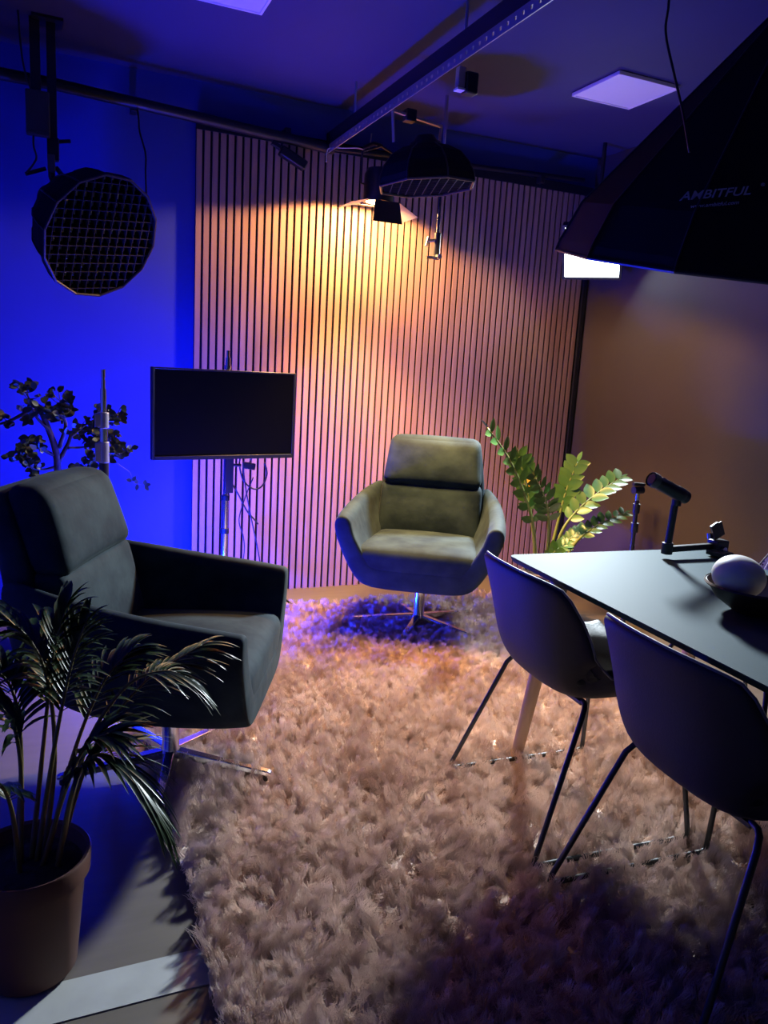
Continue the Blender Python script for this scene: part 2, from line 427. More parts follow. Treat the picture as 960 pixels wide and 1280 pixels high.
def make_dining_chair(label, loc, rz, shell_m, pad_m, group='sled base dining chairs'):
    t = thing('dining_chair', label, 'chair', loc, rz, group)
    g = shell_grid(0, 11, 1.0, 0)
    outer = shell_grid(0, 11, .985, -.022)
    rings = []
    mb = MB(); n = NU; k = len(g)
    mb.add([p for r in g for p in r] + [p for r in outer for p in r], [])
    o = n * k
    for i in range(k - 1):
        for j in range(n - 1):
            q = (i * n + j, i * n + j + 1, (i + 1) * n + j + 1, (i + 1) * n + j)
            mb.f.append(q); mb.f.append(tuple(o + x for x in q[::-1]))
    loop = [j for j in range(n)] + [i * n + n - 1 for i in range(1, k)] + [(k - 1) * n + j for j in range(n - 2, -1, -1)] + [i * n for i in range(k - 2, 0, -1)]
    for a, b in zip(loop, loop[1:] + loop[:1]): mb.f.append((a, b, o + b, o + a))
    sh = mb.build('shell', shell_m, t, sub=2)
    vs = mb.v
    rim = [vs[i] * .6 + vs[o + i] * .4 for i in loop]
    MB().tube(rim + rim[:1], .0035, 6, cap=False).build('rim_seam_highlight', M['edge'], sh, smooth=180)['label'] = 'rim seam with caught light put into its colour'
    # upholstered inside, ribbed seat
    pad = shell_grid(1, 10, .93, .014)
    rows = []
    for i, row in enumerate(pad): rows.append(row)
    under = shell_grid(1, 10, .93, .001)
    mb = MB(); k2 = len(rows); mb.add([p for r in rows for p in r] + [p for r in under for p in r], []); o2 = n * k2
    for i in range(k2 - 1):
        for j in range(n - 1):
            q = (i * n + j, i * n + j + 1, (i + 1) * n + j + 1, (i + 1) * n + j)
            mb.f.append(q); mb.f.append(tuple(o2 + x for x in q[::-1]))
    loop2 = [j for j in range(n)] + [i * n + n - 1 for i in range(1, k2)] + [(k2 - 1) * n + j for j in range(n - 2, -1, -1)] + [i * n for i in range(k2 - 2, 0, -1)]
    for a, b in zip(loop2, loop2[1:] + loop2[:1]): mb.f.append((a, b, o2 + b, o2 + a))
    mb.build('inner_upholstery', pad_m, t, sub=2)
    # seat pad with stitched channels
    def wpad(q):
        q = q.copy(); a = abs(q.y) / .2
        q.z += .030 * a ** 2.4 + (.012 if q.x > .12 else 0) * (q.x - .12) * 8 - .004 * (1 - abs(math.sin(q.x * 24)))
        return q
    cushion(.35, .40, .036, .016, (0, 0, .012), 25, wpad, (.035, 0, .464)).build('seat_pad', pad_m, t, smooth=180)
    for s in (-1, 1):
        y0, y1 = s * .215, s * .26
        path = [(-.080, s * .15, .408), (-.092, s * .178, .412), (-.104, s * .194, .408), (-.118, s * .205, .385)]
        path += [(-.255, y1, .030), (-.258, y1, .016), (-.245, y1, .009)]
        path += [(.225, y1, .009), (.243, y1, .014), (.246, y1, .030), (.208, s * .206, .395), (.200, s * .196, .418), (.188, s * .18, .424), (.17, s * .15, .424)]
        MB().tube(path, .0075, 10).build('sled_leg', M['black_metal'], t, smooth=60)
    MB().box((-.080, 0, .404), (.02, .31, .010)).build('seat_bracket', M['black_metal'], t)
    MB().box((.17, 0, .422), (.02, .31, .010)).build('seat_bracket', M['black_metal'], t)
    return t
CZ = .030
make_dining_chair('charcoal shell chair nearest the armchair in front of the slats', (.725, -2.43, CZ), math.radians(-3), M['shell'], M['leather'])
make_dining_chair('charcoal shell chair nearest the viewer, cut off by the photo edge', (.70, -3.02, CZ), math.radians(-3), M['shell'], M['leather'])
make_dining_chair('light woven chair across the table, half hidden behind the bowl', (1.43, -2.49, CZ), math.radians(177), M['woven'], M['woven'])

# ------------------------------------------------------------------ television on a stand
ang = math.radians(11)
t = thing('television', 'black flat television on a chrome stand before the slats', 'television', (.085, -.445, 1.03), ang)
MB().box((0, .012, 0), (.725, .028, .425)).build('housing', M['black'], t, bevel=.004)
MB().box((0, -.0035, .006), (.703, .004, .398)).build('screen', M['screen'], t, smooth=0)
bz = MB()
for s in (-1, 1): bz.box((s * .357, -.004, 0), (.011, .006, .425))
bz.box((0, -.004, .2085), (.703, .006, .008)); bz.box((0, -.005, -.203), (.703, .008, .019))
bz.build('bezel', M['black_metal'], t, bevel=.0015)
MB().box((0, .036, 0), (.22, .03, .22)).build('wall_mount_plate', M['black_metal'], t, bevel=.003)
px, py = .102, -.37
t = thing('television_stand', 'chrome tripod pole holding up the black television', 'stand', (px, py, 0))
MB().tube([(0, 0, .10), (0, 0, .62)], .0165, 16).build('lower_pole', M['chrome'], t)
MB().tube([(0, 0, .60), (0, 0, 1.30)], .012, 16).build('upper_pole', M['chrome'], t)
MB().tube([(0, 0, 1.28), (0, 0, 1.335)], .008, 12).tube([(0, 0, 1.245), (0, 0, 1.265)], .016, 12).build('top_spigot', M['chrome'], t)
for z in (.43, .60): MB().tube([(0, 0, z), (0, 0, z + .025)], .022, 16).build('collar', M['black'], t)
MB().box((.012, -.005, .74), (.042, .05, .20)).tube([(.03, -.02, .78), (.07, -.03, .78)], .008, 10).build('clamp', M['black'], t, bevel=.006)
for i in range(3):
    a = math.radians(10 + 120 * i); d = V((math.cos(a), math.sin(a) * .75, 0))
    MB().bar(V((0, 0, .30)) + d * .02, d * .385 + V((0, 0, .012)), .022, .012).build('leg', M['black_metal'], t, bevel=.002)
    MB().bar(V((0, 0, .12)) + d * .02, d * .22 + V((0, 0, .135)), .016, .006).build('brace', M['black_metal'], t)
def cable(name, label, pts, r=.004, m=None):
    o = MB().tube(arc(pts, 40), r, 8).build(name, m or M['cable'], smooth=180); tag(o, label, 'cable'); return o
cable('power_cable', 'cable looping out to the right below the television', [(.17, -.40, .83), (.165, -.39, .78), (.19, -.38, .70), (.245, -.37, .655), (.29, -.365, .67), (.314, -.36, .73), (.30, -.36, .79)], .0042)
cable('signal_cable', 'cable running slantwise down from the stand clamp', [(.135, -.385, .68), (.165, -.38, .63), (.212, -.37, .545), (.25, -.365, .50), (.276, -.36, .47)], .0042)
cable('long_cable', 'cable dropping from the television to the floor', [(.18, -.40, .80), (.19, -.39, .72), (.224, -.38, .55), (.275, -.37, .34), (.32, -.36, .12), (.36, -.34, .008)], .0034)
cable('thin_cable', 'thin wavy cable hanging beside the stand pole', [(.235, -.40, .72), (.20, -.39, .62), (.172, -.38, .50), (.20, -.37, .40), (.205, -.36, .30), (.17, -.34, .10), (.18, -.33, .006)], .003)
t = thing('power_adapter', 'small black adapter dangling below the television', 'adapter', (.215, -.385, .775))
MB().box((0, 0, 0), (.06, .03, .032), Matrix.Rotation(.15, 3, 'Y')).build('body', M['black'], t, bevel=.004)
MB().tube([(.0, 0, .014), (.01, 0, .035), (-.02, 0, .05)], .004, 8).build('plug', M['steel'], t)

# light stand in front of the jade plant
t = thing('light_stand', 'telescopic chrome light stand in front of the jade plant', 'stand', (-.50, -.90, 0))
MB().tube([(0, 0, .10), (0, 0, .90)], .019, 16).build('lower_pole', M['black_metal'], t)
MB().tube([(0, 0, .90), (0, 0, 1.045)], .0155, 16).build('middle_pole', M['chrome'], t)
MB().tube([(0, 0, 1.04), (0, 0, 1.155)], .0115, 16).build('upper_pole', M['chrome'], t)
MB().tube([(0, 0, 1.15), (0, 0, 1.19)], .0085, 12).tube([(0, 0, 1.19), (0, 0, 1.198)], .0065, 12).tube([(0, 0, 1.198), (0, 0, 1.23)], .0085, 12).build('top_spigot', M['chrome'], t)
for z0, z1 in ((.86, .945), (1.0, 1.062)):
    c = MB().tube([(0, 0, z0), (0, 0, z1)], .021, 18).box((-.022, -.006, (z0 + z1) / 2), (.022, .022, z1 - z0 - .01)).build('clamp_collar', M['steel'], t, bevel=.002)
    MB().tube([(.018, 0, (z0 + z1) / 2), (.04, 0, (z0 + z1) / 2)], .006, 10).build('knob', M['black'], c)
for i in range(3):
    a = math.radians(60 + 120 * i); d = V((math.cos(a), math.sin(a), 0))
    MB().bar(V((0, 0, .42)) + d * .02, d * .20 + V((0, 0, .012)), .022, .012).build('leg', M['black_metal'], t, bevel=.002)

# ------------------------------------------------------------------ plants
def leaf(mb, base, d, up, L, W, fold=.25, droop=.0, n=5, tip=.75):
    d = V(d).normalized(); side = d.cross(V(up)); side = side.normalized() if side.length > 1e-4 else d.orthogonal().normalized()
    nrm = side.cross(d); rows = []
    for i in range(n + 1):
        s = i / n; w = W * (math.sin(PI * min(1, s ** tip)) ** .8 if 0 < s < 1 else .04)
        p = V(base) + d * L * s - V((0, 0, 1)) * droop * L * s * s
        rows.append([p - side * w / 2 + nrm * w * fold, p, p + side * w / 2 + nrm * w * fold])
    mb.loft(rows, close=False)

def palm():
    t = thing('potted_palm', 'small palm in a terracotta pot in the bottom corner', 'plant', (-.755, -2.575, .003))
    MB().lathe([(0, .004), (.088, .004), (.092, .01), (.112, .225), (.122, .228), (.124, .268), (.121, .272), (.113, .268), (.105, .235), (.10, .23)], 44).build('pot', M['terracotta'], t)
    MB().lathe([(0, .247), (.05, .250), (.112, .238), (.10, .20), (0, .20)], 30).build('soil', M['soil'], t)
    o = V((-.755, -2.575, 0))
    F = [  # path, leaflet length, width, start fraction, fold tendency
        ([(-.725, -2.56, .24), (-.70, -2.50, .45), (-.715, -2.46, .62), (-.765, -2.45, .72), (-.83, -2.46, .74)], .15, .021, .42),
        ([(-.74, -2.57, .24), (-.70, -2.53, .48), (-.665, -2.50, .64), (-.632, -2.48, .735)], .13, .014, .45),
        ([(-.75, -2.56, .24), (-.72, -2.48, .48), (-.70, -2.44, .64), (-.67, -2.42, .75)], .15, .020, .45),
        ([(-.70, -2.58, .24), (-.64, -2.56, .48), (-.56, -2.55, .605), (-.48, -2.545, .632), (-.425, -2.545, .61)], .10, .012, .62),
        ([(-.70, -2.57, .24), (-.62, -2.45, .42), (-.50, -2.38, .54), (-.36, -2.34, .605)], .14, .010, .45),
        ([(-.70, -2.60, .24), (-.665, -2.63, .44), (-.625, -2.65, .51), (-.57, -2.66, .49), (-.52, -2.665, .42)], .16, .012, .30),
        ([(-.77, -2.57, .24), (-.765, -2.55, .47), (-.79, -2.55, .58), (-.86, -2.56, .63)], .14, .015, .40),
        ([(-.78, -2.56, .24), (-.765, -2.50, .46), (-.785, -2.46, .60), (-.86, -2.44, .66)], .15, .018, .40),
        ([(-.73, -2.59, .24), (-.68, -2.60, .42), (-.64, -2.62, .52), (-.60, -2.64, .55)], .13, .012, .40),
        ([(-.72, -2.55, .24), (-.66, -2.50, .45), (-.60, -2.46, .58), (-.545, -2.44, .64)], .14, .013, .45),
        ([(-.77, -2.60, .24), (-.78, -2.62, .40), (-.80, -2.64, .47), (-.84, -2.66, .46)], .13, .014, .40),
    ]
    rnd = random.Random(5)
    for path, LL, W, st in F:
        P = [p - o for p in arc(path, 40)]; k = len(P)
        fr = MB().tube(P, [.0062 - .0048 * i / (k - 1) for i in range(k)], 7).build('frond_stem', M['palm_stem'], t, smooth=180)
        mb = MB()
        i0 = int(k * st)
        for i in range(i0, k):
            s = (i - i0) / max(1, k - 1 - i0)
            tg = (P[min(i + 1, k - 1)] - P[max(0, i - 1)]).normalized()
            sd = tg.cross(V((0, 0, 1)))
            sd = sd.normalized() if sd.length > .05 else V((1, 0, 0))
            L = LL * (.62 + .5 * math.sin(PI * min(1, .15 + .8 * s))) * rnd.uniform(.85, 1.1)
            for sg in (-1, 1):
                d = tg * (.55 + .5 * s) + sd * sg * (.85 - .45 * s) + V((0, 0, .18 - .25 * s)) + V((rnd.uniform(-.1, .1), rnd.uniform(-.1, .1), rnd.uniform(-.08, .08)))
                leaf(mb, P[i], d, (0, 0, 1), L, W * rnd.uniform(.8, 1.1), .22, .30 + .25 * rnd.random(), 6, .8)
        mb.build('frond_leaflets', M['palm'], fr, smooth=180)
palm()

def zz():
    t = thing('zz_plant', 'tall glossy leaved plant in a woven basket beside the armchair', 'plant', (1.76, -.80, 0))
    o = V((1.76, -.80, 0))
    mb = MB(); nrow = 15
    for r in range(nrow):
        z = .012 + r * .0175; R = .098 + .022 * r / nrow
        ring = []
        for j in range(73):
            a = 2 * PI * j / 72; rad = R + .0035 * (1 if (j // 2 + r) % 2 else -1)
            ring.append(V((rad * math.cos(a), rad * math.sin(a), z)))
        mb.tube(ring, .0088, 6, cap=False)
    bk = mb.build('basket', M['wicker'], t, smooth=180)
    MB().lathe([(0, .006), (.095, .006), (.118, .268), (.112, .268), (.09, .02), (0, .02)], 36).build('basket_lining', M['soil'], bk)
    MB().lathe([(0, .245), (.06, .246), (.112, .235), (.10, .20), (0, .20)], 24).build('soil', M['soil'], t)
    stems = [([(1.70, -.80, .22), (1.66, -.80, .50), (1.565, -.80, .72), (1.455, -.80, .89), (1.325, -.80, 1.03)], .085, .036, .30, 'n'),
             ([(1.745, -.83, .22), (1.722, -.85, .51), (1.685, -.85, .66), (1.60, -.85, .79)], .085, .032, .40, 'n'),
             ([(1.80, -.80, .22), (1.836, -.80, .455), (1.925, -.80, .586), (2.06, -.80, .69), (2.19, -.80, .765)], .085, .040, .42, 'n'),
             ([(1.81, -.84, .22), (1.90, -.85, .42), (2.045, -.85, .52), (2.22, -.85, .585)], .065, .030, .45, 'n'),
             ([(1.80, -.75, .22), (1.87, -.72, .50), (1.92, -.70, .68), (1.985, -.69, .845)], .085, .042, .45, 'd'),
             ([(1.75, -.85, .22), (1.73, -.88, .34), (1.745, -.90, .40), (1.79, -.91, .43)], .06, .028, .35, 'n'),
             ([(1.82, -.77, .22), (1.92, -.75, .40), (2.03, -.75, .475)], .06, .028, .5, 'n'),
             ([(1.76, -.74, .22), (1.74, -.66, .52), (1.70, -.62, .72), (1.66, -.60, .86)], .085, .04, .4, 'n')]
    rnd = random.Random(11)
    for q, (path, L, W, st, kind) in enumerate(stems):
        P = [p - o for p in arc(path, 26)]; k = len(P)
        s_ = MB().tube(P, [.0105 - .0065 * i / (k - 1) for i in range(k)], 9).build('stem', M['zz_stem'], t, smooth=180)
        mb = MB(); i0 = int(k * st)
        for i in range(i0, k, 2 if q not in (2, 3) else 2):
            s = (i - i0) / max(1, k - 1 - i0)
            tg = (P[min(i + 1, k - 1)] - P[max(0, i - 1)]).normalized()
            up = V((-.35, -.45, .8)); sd = tg.cross(up).normalized(); nn = sd.cross(tg)
            for sg in (-1, 1):
                d = tg * .62 + sd * sg * .8 + nn * .22 + V((rnd.uniform(-.15, .15), rnd.uniform(-.15, .15), rnd.uniform(-.1, .1)))
                sc = (1.0 - .25 * abs(s - .45)) * rnd.uniform(.88, 1.1)
                leaf(mb, P[i], d, nn, L * sc * 1.15, W * sc * 1.35, .10, .08, 7, .85)
        leaf(mb, P[-1], P[-1] - P[-3], (0, 0, 1), L * .8, W * .8, .1, .05, 7, .85)
        mb.build('leaves', M['zz'], s_, smooth=180)
    mb = MB()
    leaf(mb, V((1.585, -.83, .79)) - o, (-.2, -.3, -.6), (0, -1, .2), .055, .040, .08, .1, 6, .8)
    mb.build('withered_leaf', M['yellow'], t, smooth=180)['label'] = 'yellowed leaf'
zz()

def jade():
    o = V((-.69, -.60, 0))
    t = thing('jade_plant', 'gnarled jade plant before the blue wall behind the armchair', 'plant', o)
    MB().lathe([(0, .004), (.10, .004), (.14, .24), (.15, .24), (.152, .28), (.14, .28), (.125, .24), (0, .24)], 36).build('pot', M['terracotta'], t)
    MB().lathe([(0, .255), (.13, .25), (.11, .2), (0, .2)], 24).build('soil', M['soil'], t)
    B = [([(-.69, .24), (-.687, .602), (-.671, .742), (-.675, .863), (-.705, .966), (-.734, 1.032), (-.780, 1.031), (-.841, .996), (-.887, .978)], .020, 0),
         ([(-.676, .846), (-.699, .949), (-.750, 1.015), (-.770, 1.081), (-.787, 1.114)], .009, -.04),
         ([(-.670, .812), (-.627, .898), (-.604, .951), (-.546, .952), (-.498, .925)], .011, .05),
         ([(-.662, .881), (-.635, .984), (-.666, 1.034), (-.709, 1.040)], .010, -.05),
         ([(-.611, .933), (-.546, .986), (-.464, 1.023), (-.414, 1.007)], .006, .08),
         ([(-.627, .881), (-.563, .882), (-.481, .901), (-.381, .902)], .006, .10),
         ([(-.648, .984), (-.656, 1.051), (-.649, 1.085)], .005, .02),
         ([(-.676, .846), (-.738, .880), (-.768, .897), (-.776, .845)], .008, -.07),
         ([(-.56, .882), (-.50, .85), (-.43, .86), (-.40, .84)], .004, .06),
         ([(-.675, .80), (-.73, .79), (-.79, .81), (-.82, .86)], .007, -.06),
         ([(-.665, .76), (-.60, .80), (-.55, .79), (-.51, .82)], .006, .03),
         ([(-.455, .848), (-.416, .805), (-.372, .770), (-.355, .722), (-.303, .704)], .003, .07)]
    rnd = random.Random(3)
    for q, (pts, r, dy) in enumerate(B):
        n = len(pts)
        P = [p - o for p in arc([(x, -.60 + dy * i / (n - 1), z) for i, (x, z) in enumerate(pts)], 30)]; k = len(P)
        b = MB().tube(P, [r * (1 - .78 * i / (k - 1)) for i in range(k)], 8).build('trunk' if q == 0 else 'branch', M['bark'], t, smooth=180)
        mb = MB()
        if q == 11:
            for i, d in ((k - 1, (1, -.1, .3)), (k - 1, (.6, -.1, -.8)), (k - 1, (.1, 0, 1)), (k - 5, (-.4, -.1, .9)), (k - 5, (-.2, -.1, -1)), (k - 9, (-.8, -.1, .3)), (k - 9, (.5, 0, .8))):
                leaf(mb, P[i], d, (0, -1, .2), .030, .019, .05, .05, 5, .95)
        else:
            lo = int(k * (.62 if q == 0 else .45))
            for i in range(lo, k):
                if rnd.random() < .85:
                    tg = (P[min(i + 1, k - 1)] - P[i - 1]).normalized()
                    tw = P[i] + V((rnd.uniform(-.04, .04), rnd.uniform(-.04, .04), rnd.uniform(-.03, .045)))
                    mb.tube([P[i], (P[i] + tw) / 2 + V((0, 0, -.004)), tw], .0017, 5)
                    for c in range(rnd.randint(3, 6)):
                        d = V((rnd.uniform(-1, 1), rnd.uniform(-1, 1), rnd.uniform(-.5, .9))) + tg * .5
                        leaf(mb, tw, d, (rnd.uniform(-.4, .4), -1, .5), rnd.uniform(.024, .044), rnd.uniform(.018, .028), .06, .1, 5, .95)
        mb.build('leaves', M['jade'], b, smooth=180)
jade()

# ------------------------------------------------------------------ microphone, bowl, ball
t = thing('boom_arm', 'low black microphone arm clamped to the table edge', 'microphone arm', (1.46, -2.22, TZ))
def rel(p): return V(p) - V((1.46, -2.22, TZ))
A0 = V((1.235, -2.20, .752)); A1 = V((1.455, -2.205, .757))
MB().bar(rel(A0), rel(A1), .024, .020).build('lower_arm', M['black_metal'], t, bevel=.004)
MB().tube([rel((1.235, -2.20, .736)), rel((1.235, -2.20, .775))], .019, 18).build('elbow', M['black_metal'], t, bevel=.002)
MB().tube([rel((1.236, -2.20, .77)), rel((1.244, -2.20, .925))], .0125, 16).build('riser', M['black_metal'], t)
MB().box(rel((1.455, -2.21, .755)), (.055, .05, .05)).box(rel((1.447, -2.24, .735)), (.04, .07, .025)).build('clamp', M['black_metal'], t, bevel=.004)
MB().tube([rel((1.415, -2.212, .785)), rel((1.415, -2.206, .803))], .013, 14).tube([rel((1.45, -2.235, .752)), rel((1.45, -2.25, .752))], .010, 12).build('knob', M['chrome'], t)
MB().bar(rel((1.428, -2.205, .835)), rel((1.455, -2.205, .785)), .034, .010, (0, 1, 0)).bar(rel((1.446, -2.205, .838)), rel((1.470, -2.205, .79)), .034, .006, (0, 1, 0)).build('pivot_plate', M['black_metal'], t, bevel=.001)
MB().bar(rel((1.40, -2.215, .742)), rel((1.478, -2.30, .722)), .022, .016).build('upper_arm', M['black_metal'], t, bevel=.003)
MB().box(rel((1.483, -2.27, .70)), (.05, .06, .055)).build('table_clamp', M['black_metal'], t, bevel=.004)
t = thing('microphone', 'thick black microphone on the low table arm', 'microphone', (1.22, -2.205, .955))
mc = V((1.208, -2.205, .962)); ax = V((.172, -.01, -.072)).normalized(); Rm = zframe(ax)
MB().lathe([(0, -.088), (.017, -.088), (.0215, -.083), (.0215, -.05), (.0235, -.046), (.0235, .07), (.022, .078), (0, .08)], 28, mc - V(t.location), Rm).build('body', M['black'], t)
MB().lathe([(.0245, -.088), (.0255, -.082), (.0255, -.068), (.0245, -.064)], 28, mc - V(t.location), Rm).build('end_ring', M['greybox'], t)
MB().lathe([(.024, .030), (.0252, .032), (.0252, .058), (.024, .06)], 28, mc - V(t.location), Rm).build('grille', M['black_metal'], t)
for s in (-.035, .0): MB().box(mc - V(t.location) + ax * s + V((0, -.004, .0235)), (.012, .006, .004), frame(ax)).build('switch', M['steel'], t)
MB().tube([(1.244 - t.location.x, -2.205 - t.location.y, .905 - t.location.z), (1.246 - t.location.x, -2.205 - t.location.y, .935 - t.location.z)], .016, 14).build('swivel_mount', M['black_metal'], t)

t = thing('microphone_stand', 'slim floor microphone stand behind the table', 'microphone stand', (1.64, -1.58, 0))
MB().tube([(0, 0, .02), (0, 0, .60)], .0115, 12).build('lower_pole', M['black_metal'], t)
MB().tube([(0, 0, .58), (-.004, 0, .80)], .010, 12).tube([(0, 0, .66), (0, 0, .70)], .017, 12).tube([(-.003, 0, .745), (-.003, 0, .785)], .016, 12).build('upper_pole', M['black_metal'], t)
MB().tube([(-.004, 0, .79), (-.006, 0, .835)], .009, 12).build('adapter', M['chrome'], t)
MB().tube([(-.03, 0, .845), (.02, 0, .845)], .016, 12).tube([(-.035, 0, .872), (.025, 0, .868)], .008, 10).build('clip', M['black_metal'], t)
MB().lathe([(0, .004), (.11, .004), (.115, .012), (.10, .02), (.02, .028), (0, .028)], 30).build('base', M['black_metal'], t)

t = thing('wooden_bowl', 'dark wooden bowl holding the white ball on the table', 'bowl', (1.03, -2.745, TZ + .001))
MB().lathe([(0, 0), (.045, 0), (.055, .004), (.10, .035), (.125, .072), (.129, .075), (.125, .076), (.095, .042), (.05, .016), (0, .012)], 44).build('bowl_body', M['bowl'], t)
MB().lathe([(.124, .073), (.128, .078), (.132, .073), (.128, .068), (.124, .073)], 44).build('rim', M['bowl'], t)
e = MB().lathe([(.068 * math.sin(PI * i / 24), -.056 * math.cos(PI * i / 24)) for i in range(25)], 36).build('white_ball', M['egg'], smooth=180)
e.location = (.98, -2.727, TZ + .098); e.rotation_euler = (.1, .15, 0)
tag(e, 'large white egg shaped ball resting in the dark bowl', 'ball')

# ------------------------------------------------------------------ overhead rig
# pipe along the back wall
t = thing('wall_pipe', 'black pipe running along the top of the blue wall', 'pipe', (0, -.1, 2.43))
MB().tube([(-1.2, -.06, .02), (-.657, -.045, .018), (.0, .01, .0), (.70, .055, -.025)], .026, 14).build('pipe', M['black_metal'], t)
MB().tube([(.66, .06, -.02), (2.30, .05, .045)], .014, 12).build('rear_pipe', M['black_metal'], t)
for x in (-1.0, -.3, .45, 1.2, 2.0):
    MB().box((x, .075, .012), (.03, .075, .05)).build('wall_bracket', M['black_metal'], t, bevel=.002)
t = thing('slotted_rail', 'perforated steel rail running overhead out from the slats', 'rail', (.67, 0, 2.40))
mb = MB()
Ln = 4.4; x1 = .03
for z in (-.013, .013): mb.box((-.0, -Ln / 2, z), (.004, Ln, .014))
k = 0; y = -.02
while y > -Ln + .02:
    mb.box((0, y - .016, 0), (.004, .032, .012)); y -= .045
mb.build('slotted_web', M['steel'], t, smooth=0)
MB().box((.0205, -Ln / 2, .022), (.038, Ln, .004)).build('top_flange', M['steel'], t, smooth=0)
MB().box((.016, -Ln / 2, .058), (.02, Ln, .062)).build('ceiling_batten', M['black_metal'], t, smooth=0)
for y in (-.4, -1.5, -2.6, -3.7): MB().tube([(.012, y, .085), (.012, y, .23)], .006, 8).build('hanger', M['steel'], t)
t = thing('rail_clamp', 'small black device with pale end clamped under the rail', 'clamp', (.745, -1.40, 2.36))
MB().box((.02, 0, -.005), (.05, .05, .075)).build('body', M['black'], t, bevel=.006)
MB().box((-.02, 0, .01), (.028, .03, .07)).build('jaw', M['steel'], t, bevel=.003)
MB().box((-.022, -.002, -.032), (.032, .034, .008)).build('pale_foot', M['white'], t, bevel=.001)

# big octagonal softboxes ------------------------------------------------
def softbox_parts(t, R, depth, n, Rm, c, apex_r, profile, grid=None, phase=0, lining=True, shell_m=None, head=.19):
    """local frame: z from the opening (0) to the apex (depth); Rm, c place it relative to t"""
    shell_m = shell_m or M['black_matte']
    prof = [(R * r, depth * z) for r, z in profile]
    sh = MB().lathe(prof, n, c, Rm, phase).build('fabric_shell', shell_m, t, smooth=0, solid=.004)
    rim = [c + Rm @ V((R * math.cos(2 * PI * j / n + phase), R * math.sin(2 * PI * j / n + phase), 0)) for j in range(n)]
    MB().tube(rim + rim[:1], .006, 6, cap=False).build('rim', M['black'], sh, smooth=0)
    MB().lathe([(R * .965, .046), (0, .046)], n, c, Rm, phase).build('inner_diffuser', M['white'], t, smooth=0)['label'] = 'white inner diffuser'
    for j in range(n):
        a = 2 * PI * j / n + phase
        MB().tube([c + Rm @ V(((r * 1.004 + .002) * math.cos(a), (r * 1.004 + .002) * math.sin(a), z)) for r, z in prof], .0035, 6).build('rib', M['black_metal'], sh, smooth=0)
    if grid:
        mb = MB(); g = grid; k = int(R * 2 / g)
        apo = R * math.cos(PI / n)
        for ax in (0, 1):
            for i in range(-k // 2, k // 2 + 1):
                q = i * g
                if abs(q) > apo * .97: continue
                h = math.sqrt(max(0, (apo * .985) ** 2 - q * q))
                if ax == 0: mb.box(c + Rm @ V((q, 0, .022)), (.0025, 2 * h, .040), Rm)
                else: mb.box(c + Rm @ V((0, q, .022)), (2 * h, .0025, .040), Rm)
        mb.build('grid', M['felt'], t, smooth=0)['label'] = 'black egg crate grid'
    MB().lathe([(apex_r, 0), (apex_r + .012, 0), (apex_r + .012, .03), (apex_r, .03), (apex_r, 0)], 24, c + Rm @ V((0, 0, depth - .01)), Rm).build('speed_ring', M['black_metal'], t)
    MB().lathe([(0, 0), (apex_r * .85, 0), (apex_r * .9, .02), (apex_r * .9, head - .02), (apex_r * .7, head), (0, head)], 20, c + Rm @ V((0, 0, depth)), Rm).build('lamp_head', M['black'], t)

# left gridded softbox, hanging from a post
c = V((-.475, -.52, 1.77)); a = V((-.50, .74, .46)).normalized()
t = thing('gridded_softbox', 'round black softbox with egg crate grid before the blue wall', 'softbox', c)
Rm = zframe(a, (1, .3, 0))
softbox_parts(t, .268, .31, 14, Rm, V((0, 0, 0)), .065, [(1.0, 0), (.97, .18), (.88, .45), (.70, .72), (.46, .90), (.24, 1.0)], grid=.0385, phase=.1, head=.12)
top = c + a * .36
MB().tube([V((-.668, -.35, 2.11)) - c, V((-.668, -.35, 2.02)) - c, top - c + V((0, 0, .07)), top - c], .014, 10).build('yoke', M['black_metal'], t)
MB().tube([V((-.69, -.35, 2.05)) - c, V((-.77, -.36, 2.015)) - c], .008, 8).build('tilt_lever', M['black'], t)
MB().tube([V((-.65, -.35, 2.06)) - c, V((-.60, -.36, 2.0)) - c], .010, 8).build('lock_knob', M['black'], t)
MB().box(V((-.668, -.37, 2.07)) - c, (.03, .02, .07)).build('spigot', M['tan'], t, bevel=.003)
t = thing('hanging_post', 'black vertical post hanging from the ceiling at the blue wall', 'post', (-.660, -.35, H))
MB().box((0, 0, -.24), (.036, .036, .48)).build('post', M['black_metal'], t, bevel=.002)
MB().box((-.012, 0, -.005), (.12, .12, .012)).build('ceiling_plate', M['black_metal'], t)
MB().box((0, 0, -.50), (.048, .048, .09)).build('clamp', M['black'], t, bevel=.004)
MB().tube([(.02, 0, -.465), (.07, 0, -.455)], .008, 8).build('clamp_lever', M['black'], t)
MB().box((-.062, .0, -.15), (.040, .03, .30)).build('side_post', M['black_metal'], t, bevel=.002)
t = thing('ballast_box', 'dull grey box fixed to the post above the softbox', 'box', (-.716, -.402, 2.25))
MB().box((0, 0, 0), (.092, .055, .17)).build('case', M['greybox'], t, bevel=.006)
MB().box((0, -.028, .0), (.072, .004, .145)).build('front_plate', M['greybox'], t, bevel=.001)
cable('box_cable', 'thin cable running from the ceiling to the grey box', [(-.78, -.42, 2.62), (-.775, -.42, 2.52), (-.768, -.42, 2.44), (-.755, -.415, 2.38), (-.74, -.41, 2.34)], .004)
cable('softbox_cable', 'short cable hanging below the grey box to the softbox', [(-.735, -.41, 2.16), (-.735, -.41, 2.12), (-.725, -.40, 2.08), (-.74, -.39, 2.05), (-.765, -.37, 2.02)], .004)
cable('hanging_cable', 'thin cable dangling from the pipe above the softbox', [(-.292, -.12, 2.41), (-.292, -.18, 2.35), (-.292, -.22, 2.29), (-.272, -.27, 2.19), (-.275, -.30, 2.10), (-.28, -.38, 2.0)], .004)

